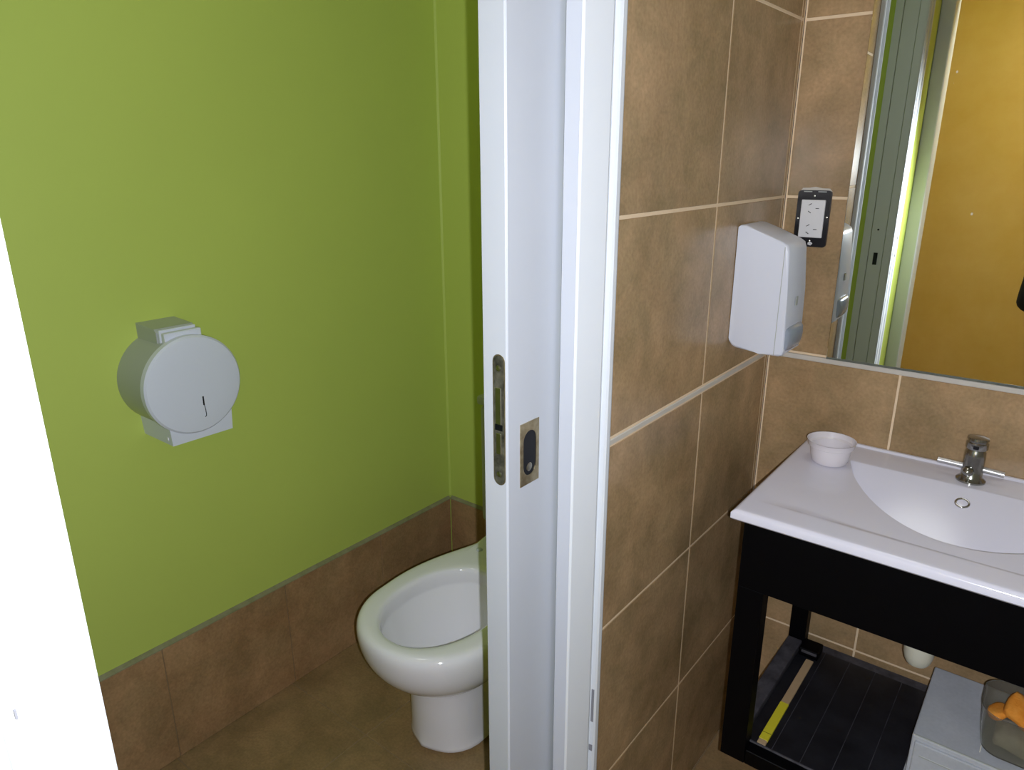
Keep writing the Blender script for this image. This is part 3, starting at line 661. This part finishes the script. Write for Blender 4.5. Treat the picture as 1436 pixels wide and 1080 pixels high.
# ------------------------------------------------------------------ things on the vanity shelf
SH = 0.3256
st = thing('wooden_strip', 'narrow bare wooden strip with yellow tape lying on the black shelf', 'strip', (0.2, -0.265, SH))
bx('strip', (0.187, 0.203, -0.397, -0.095, SH, SH + 0.004), M['wood_strip'], st, bev=0.0006)
tp_ = bx('tape', (0.1865, 0.2035, -0.385, -0.262, SH + 0.0002, SH + 0.0048), M['yellow_tape'], st, bev=0.0004)
tp_['label'] = 'band of yellow tape'
bx('tape_crease', (0.1868, 0.2032, -0.366, -0.3645, SH + 0.0045, SH + 0.0051), M['crease'], tp_)
pg = bx('foam_plug', (0.003, 0.012, -0.012, -0.003, 0.001, 0.034), M['yellow_tape'], bev=0.003, seg=2); tag(pg, 'tiny yellow plug standing in the tiled corner at the floor', 'plug')
# small white drawer unit
ux0, ux1, uy0, uy1, uz = 0.426, 0.665, -0.325, -0.097, 0.430
un = thing('drawer_unit', 'small white plastic drawer box on the black shelf under the sink', 'drawer unit', ((ux0 + ux1) / 2, (uy0 + uy1) / 2, SH))
bx('case', (ux0, ux1, uy0 + 0.004, uy1, SH + 0.006, uz), M['unit_white'], un, bev=0.003, seg=2)
bx('base', (ux0 - 0.004, ux1 + 0.004, uy0 - 0.004, uy1, SH, SH + 0.0058), M['unit_white'], un, bev=0.001)
dr = bx('drawer', (ux0 + 0.006, ux1 - 0.006, uy0 - 0.0015, uy0 + 0.0045, SH + 0.012, uz - 0.009), M['unit_white'], un, bev=0.002, seg=2)
bx('drawer_groove', (ux0 + 0.016, ux1 - 0.016, uy0 - 0.0022, uy0 - 0.001, uz - 0.036, uz - 0.033), M['plastic_disp'], dr, bev=0.0004)
bx('top_lip', (ux0 + 0.004, ux1 - 0.004, uy0 + 0.0035, uy0 + 0.0075, uz - 0.0005, uz + 0.0012), M['plastic_disp'], un, bev=0.0005)
# clear tub with an orange sponge
tcx, tcy, tz0, tz1 = 0.568, -0.252, uz + 0.0003, 0.517
tub = thing('plastic_tub', 'clear frosted plastic tub on top of the white drawer box', 'tub', (tcx, tcy, tz0))
bm = BM(); out = []
for z, hx in ((tz0, 0.040), (tz0 + 0.004, 0.046), (tz0 + 0.03, 0.051), (tz1 - 0.003, 0.056), (tz1, 0.0575), (tz1, 0.0560), (tz1 - 0.003, 0.0545), (tz0 + 0.03, 0.0495), (tz0 + 0.006, 0.0445), (tz0 + 0.002, 0.039)):
    out.append([(x, y, z) for x, y in rrect(tcx, tcy, hx, hx, hx * 0.62, 7)])
loft(bm, out, cap0=True, cap1=True); obj('tub_wall', bm, M['clear'], tub, smooth='auto')
bx('corner_seam', (tcx - 0.0445, tcx - 0.0430, tcy - 0.0445, tcy - 0.043, tz0, tz0 + 0.014), M['listel'], tub)
def blob(bm, c, r, seedv, sq=1.0):
    random.seed(seedv); rr = bmesh.ops.create_icosphere(bm, subdivisions=3, radius=1.0)
    for v in rr['verts']:
        n = v.co.normalized(); k = 1 + 0.10 * math.sin(5 * n.x + seedv) * math.cos(4 * n.y) + 0.05 * math.sin(11 * n.z + 3 * n.x)
        p = Vector((math.copysign(abs(n.x) ** 0.7, n.x), math.copysign(abs(n.y) ** 0.7, n.y), math.copysign(abs(n.z) ** 0.7, n.z)))
        v.co = Vector(c) + Vector((p.x * r[0], p.y * r[1], p.z * r[2])) * k
bm = BM(); blob(bm, (0, 0, 0), (0.033, 0.027, 0.011), 2)
bmesh.ops.rotate(bm, verts=bm.verts, cent=(0, 0, 0), matrix=Matrix.Rotation(0.5, 3, 'Y') @ Matrix.Rotation(0.4, 3, 'X')); bmesh.ops.translate(bm, verts=bm.verts, vec=(tcx + 0.006, tcy + 0.006, 0.500))
tag(obj('sponge', bm, M['sponge'], smooth=True), 'orange sponge in the clear tub, nearest its right side', 'sponge')
bm = BM(); blob(bm, (0, 0, 0), (0.016, 0.020, 0.007), 5); bmesh.ops.rotate(bm, verts=bm.verts, cent=(0, 0, 0), matrix=Matrix.Rotation(-0.5, 3, 'Y')); bmesh.ops.translate(bm, verts=bm.verts, vec=(tcx - 0.031, tcy + 0.000, 0.492))
tag(obj('sponge_scrap', bm, M['sponge'], smooth=True), 'smaller orange sponge scrap at the left side in the clear tub', 'sponge')
bm = BM(); blob(bm, (tcx, tcy, tz0 + 0.023), (0.033, 0.033, 0.018), 9); tag(obj('cloth', bm, M['grey_sponge'], smooth=True), 'crumpled grey cloth in the bottom of the clear tub', 'cloth')

# ------------------------------------------------------------------ the photographer, standing in the entry doorway behind the lens
PX, PY = 0.680, -1.90
pers = thing('person', 'person in black jacket holding up a phone, only the elbow seen in the mirror', 'person', (PX, PY, 0.0))
def skin_mesh(name, verts, edges, radii, m, root=0, sub=2, parent=pers):
    me = bpy.data.meshes.new(name)
    me.from_pydata([Vector(v) - WL[parent.name] for v in verts], edges, []); me.materials.append(m)
    o = bpy.data.objects.new(name, me); COL.objects.link(o); o.parent = parent; WL[o.name] = WL[parent.name]
    md = o.modifiers.new('skin', 'SKIN'); md.use_smooth_shade = True
    for i, r in enumerate(radii):
        sv = me.skin_vertices[0].data[i]; sv.radius = r if isinstance(r, tuple) else (r, r); sv.use_root = (i == root)
    sm = o.modifiers.new('sub', 'SUBSURF'); sm.levels = sub; sm.render_levels = sub
    return o
hipz = 0.85
V = [(PX, PY, hipz), (PX, PY, 0.98), (PX, PY, 1.10), (PX, PY + 0.01, 1.245), (PX, PY + 0.01, 1.33), (PX, PY + 0.02, 1.38),
     (PX - 0.14, PY + 0.01, 1.25), (PX - 0.246, PY + 0.12, 0.838), (PX - 0.225, PY + 0.23, 1.15), (PX - 0.245, PY + 0.285, 1.335),
     (PX + 0.14, PY + 0.01, 1.25), (PX + 0.16, PY + 0.13, 0.96), (PX + 0.01, PY + 0.24, 1.17), (PX - 0.090, PY + 0.29, 1.335),
     (PX - 0.09, PY, 0.84), (PX - 0.10, PY + 0.01, 0.47), (PX - 0.10, PY - 0.01, 0.09), (PX - 0.10, PY + 0.11, 0.035),
     (PX + 0.09, PY, 0.84), (PX + 0.10, PY + 0.01, 0.47), (PX + 0.10, PY - 0.01, 0.09), (PX + 0.10, PY + 0.11, 0.035)]
Ed = [(0, 1), (1, 2), (2, 3), (3, 4), (4, 5), (3, 6), (6, 7), (7, 8), (8, 9), (3, 10), (10, 11), (11, 12), (12, 13), (0, 14), (14, 15), (15, 16), (16, 17), (0, 18), (18, 19), (19, 20), (20, 21)]
Rr = [(0.145, 0.10), (0.125, 0.095), (0.13, 0.10), (0.12, 0.085), 0.052, 0.048, 0.058, 0.046, 0.034, 0.025, 0.058, 0.046, 0.034, 0.025, 0.085, 0.058, 0.042, 0.034, 0.085, 0.058, 0.042, 0.034]
skin_mesh('body', V, Ed, Rr, M['jacket'])
for s in (-1, 1):
    skin_mesh('trouser_leg', [(PX + s * 0.088, PY, 0.87), (PX + s * 0.10, PY + 0.01, 0.47), (PX + s * 0.10, PY - 0.01, 0.085)], [(0, 1), (1, 2)], [(0.102, 0.105), 0.070, 0.056], M['trousers'])
bm = BM(); blob(bm, (0, 0, 0), (1, 1, 1), 0); bm.free()
bm = BM(); r = bmesh.ops.create_uvsphere(bm, u_segments=32, v_segments=24, radius=1.0)
HC = Vector((PX, PY + 0.045, 1.49))
for v in bm.verts:
    p = v.co.copy(); t = (p.z + 1) / 2; kx = 0.072 * (0.74 + 0.30 * min(1, t * 1.7)); ky = 0.092
    q = Vector((p.x * kx, p.y * ky, p.z * 0.118))
    if p.y > 0.55: q.y *= 0.94
    if p.y > 0.8 and abs(p.x) < 0.28 and -0.25 < p.z < 0.12: q.y += 0.018 * (1 - abs(p.x) / 0.28)
    v.co = HC + q
head = obj('head', bm, M['skin'], pers, smooth=True, sub=1)
skin_mesh('neck', [(PX, PY + 0.008, 1.30), (PX, PY + 0.02, 1.37), (PX, PY + 0.03, 1.45)], [(0, 1), (1, 2)], [0.062, 0.058, 0.052], M['skin'])
for s in (-1, 1):
    bm = BM(); loft(bm, [[(x, y, z) for x, y in rrect(PX + s * 0.10, PY + 0.06 - dy, 0.046 * k, (0.13 - dy) * k, 0.042 * k)] for z, k, dy in ((0.001, 0.96, 0), (0.02, 1.0, 0), (0.05, 0.9, 0.02), (0.09, 0.85, 0.07))], cap0=True, cap1=True)
    obj('shoe', bm, M['black_plastic'], pers, smooth='auto')
for s in (-1, 1):
    bm = BM(); bmesh.ops.create_uvsphere(bm, u_segments=12, v_segments=8, radius=0.011); bmesh.ops.translate(bm, verts=bm.verts, vec=HC + Vector((s * 0.030, 0.076, 0.006))); EY = obj('eye', bm, M['eye'], head, smooth=True)
    bm = BM(); lathe(bm, HC + Vector((s * 0.030, 0.0862, 0.006)), (0, 1, 0), [(0.005, 0), (0.0045, 0.0008), (0.001, 0.0012)], n=12); obj('pupil', bm, M['black_plastic'], bpy.data.objects[EY.name])
    bm = BM(); bmesh.ops.create_uvsphere(bm, u_segments=12, v_segments=8, radius=1.0)
    for v in bm.verts: v.co = HC + Vector((s * 0.073 + v.co.x * 0.008, -0.004 + v.co.y * 0.016, -0.004 + v.co.z * 0.03))
    obj('ear', bm, M['skin'], head, smooth=True)
bm = BM(); bmesh.ops.create_uvsphere(bm, u_segments=16, v_segments=8, radius=1.0)
for v in bm.verts: v.co = HC + Vector((v.co.x * 0.023, 0.082 + v.co.y * 0.008, -0.052 + v.co.z * 0.006))
obj('mouth', bm, M['lip'], head, smooth=True)
bm = BM(); bmesh.ops.create_uvsphere(bm, u_segments=32, v_segments=20, radius=1.0)
for v in list(bm.verts):
    if v.co.z < -0.1 + 0.75 * max(0, v.co.y) + (0.35 if v.co.y > 0.5 else -0.3 if v.co.y < -0.3 else 0): bm.verts.remove(v)
for v in bm.verts: v.co = HC + Vector((v.co.x * 0.082, v.co.y * 0.100 - 0.004, v.co.z * 0.126 + 0.004))
obj('hair', bm, M['hair'], head, smooth=True)
# hands around the phone, which sits just behind the lens
PHC = CAM - FW * 0.012; PH_r = RT; 
def W(a, b, c): return tuple(PHC + RT * a + UP * b - FW * c)
for s in (-1, 1):
    wr_ = V[9] if s < 0 else V[13]
    base = [wr_, W(s * 0.082, -0.045, 0.030), W(s * 0.086, -0.020, 0.024)]
    hv = list(base); he = [(0, 1), (1, 2)]; hr = [0.022, (0.014, 0.028), (0.012, 0.026)]
    hand = skin_mesh('hand', hv, he, hr, M['skin'], sub=1)
    for k, (b0, ln) in enumerate(((0.000, 0.9), (-0.017, 1.0), (-0.034, 0.95), (-0.050, 0.75))):
        skin_mesh('finger', [W(s * 0.088, b0, 0.026), W(s * 0.094, b0 + 0.004, 0.006), W(s * (0.088 - 0.004 * ln), b0 + 0.006, -0.004), W(s * (0.074 - 0.006 * ln), b0 + 0.006, -0.0035)],
                  [(0, 1), (1, 2), (2, 3)], [0.0085, 0.008, 0.0075, 0.0065], M['skin'], sub=1, parent=pers)
    skin_mesh('thumb', [W(s * 0.082, -0.035, 0.030), W(s * 0.070, -0.018, 0.026), W(s * 0.055, -0.004, 0.017)], [(0, 1), (1, 2)], [0.0105, 0.0095, 0.008], M['skin'], sub=1, parent=pers)
bm = BM(); pts = rrect(0, 0, 0.078, 0.038, 0.008, 4)
prism(bm, [W(a, b, 0.004) for a, b in pts], -FW * 0.008)
ph = obj('phone', bm, M['black_plastic'], None); tag(ph, 'black phone held level in both hands behind the lens', 'phone')
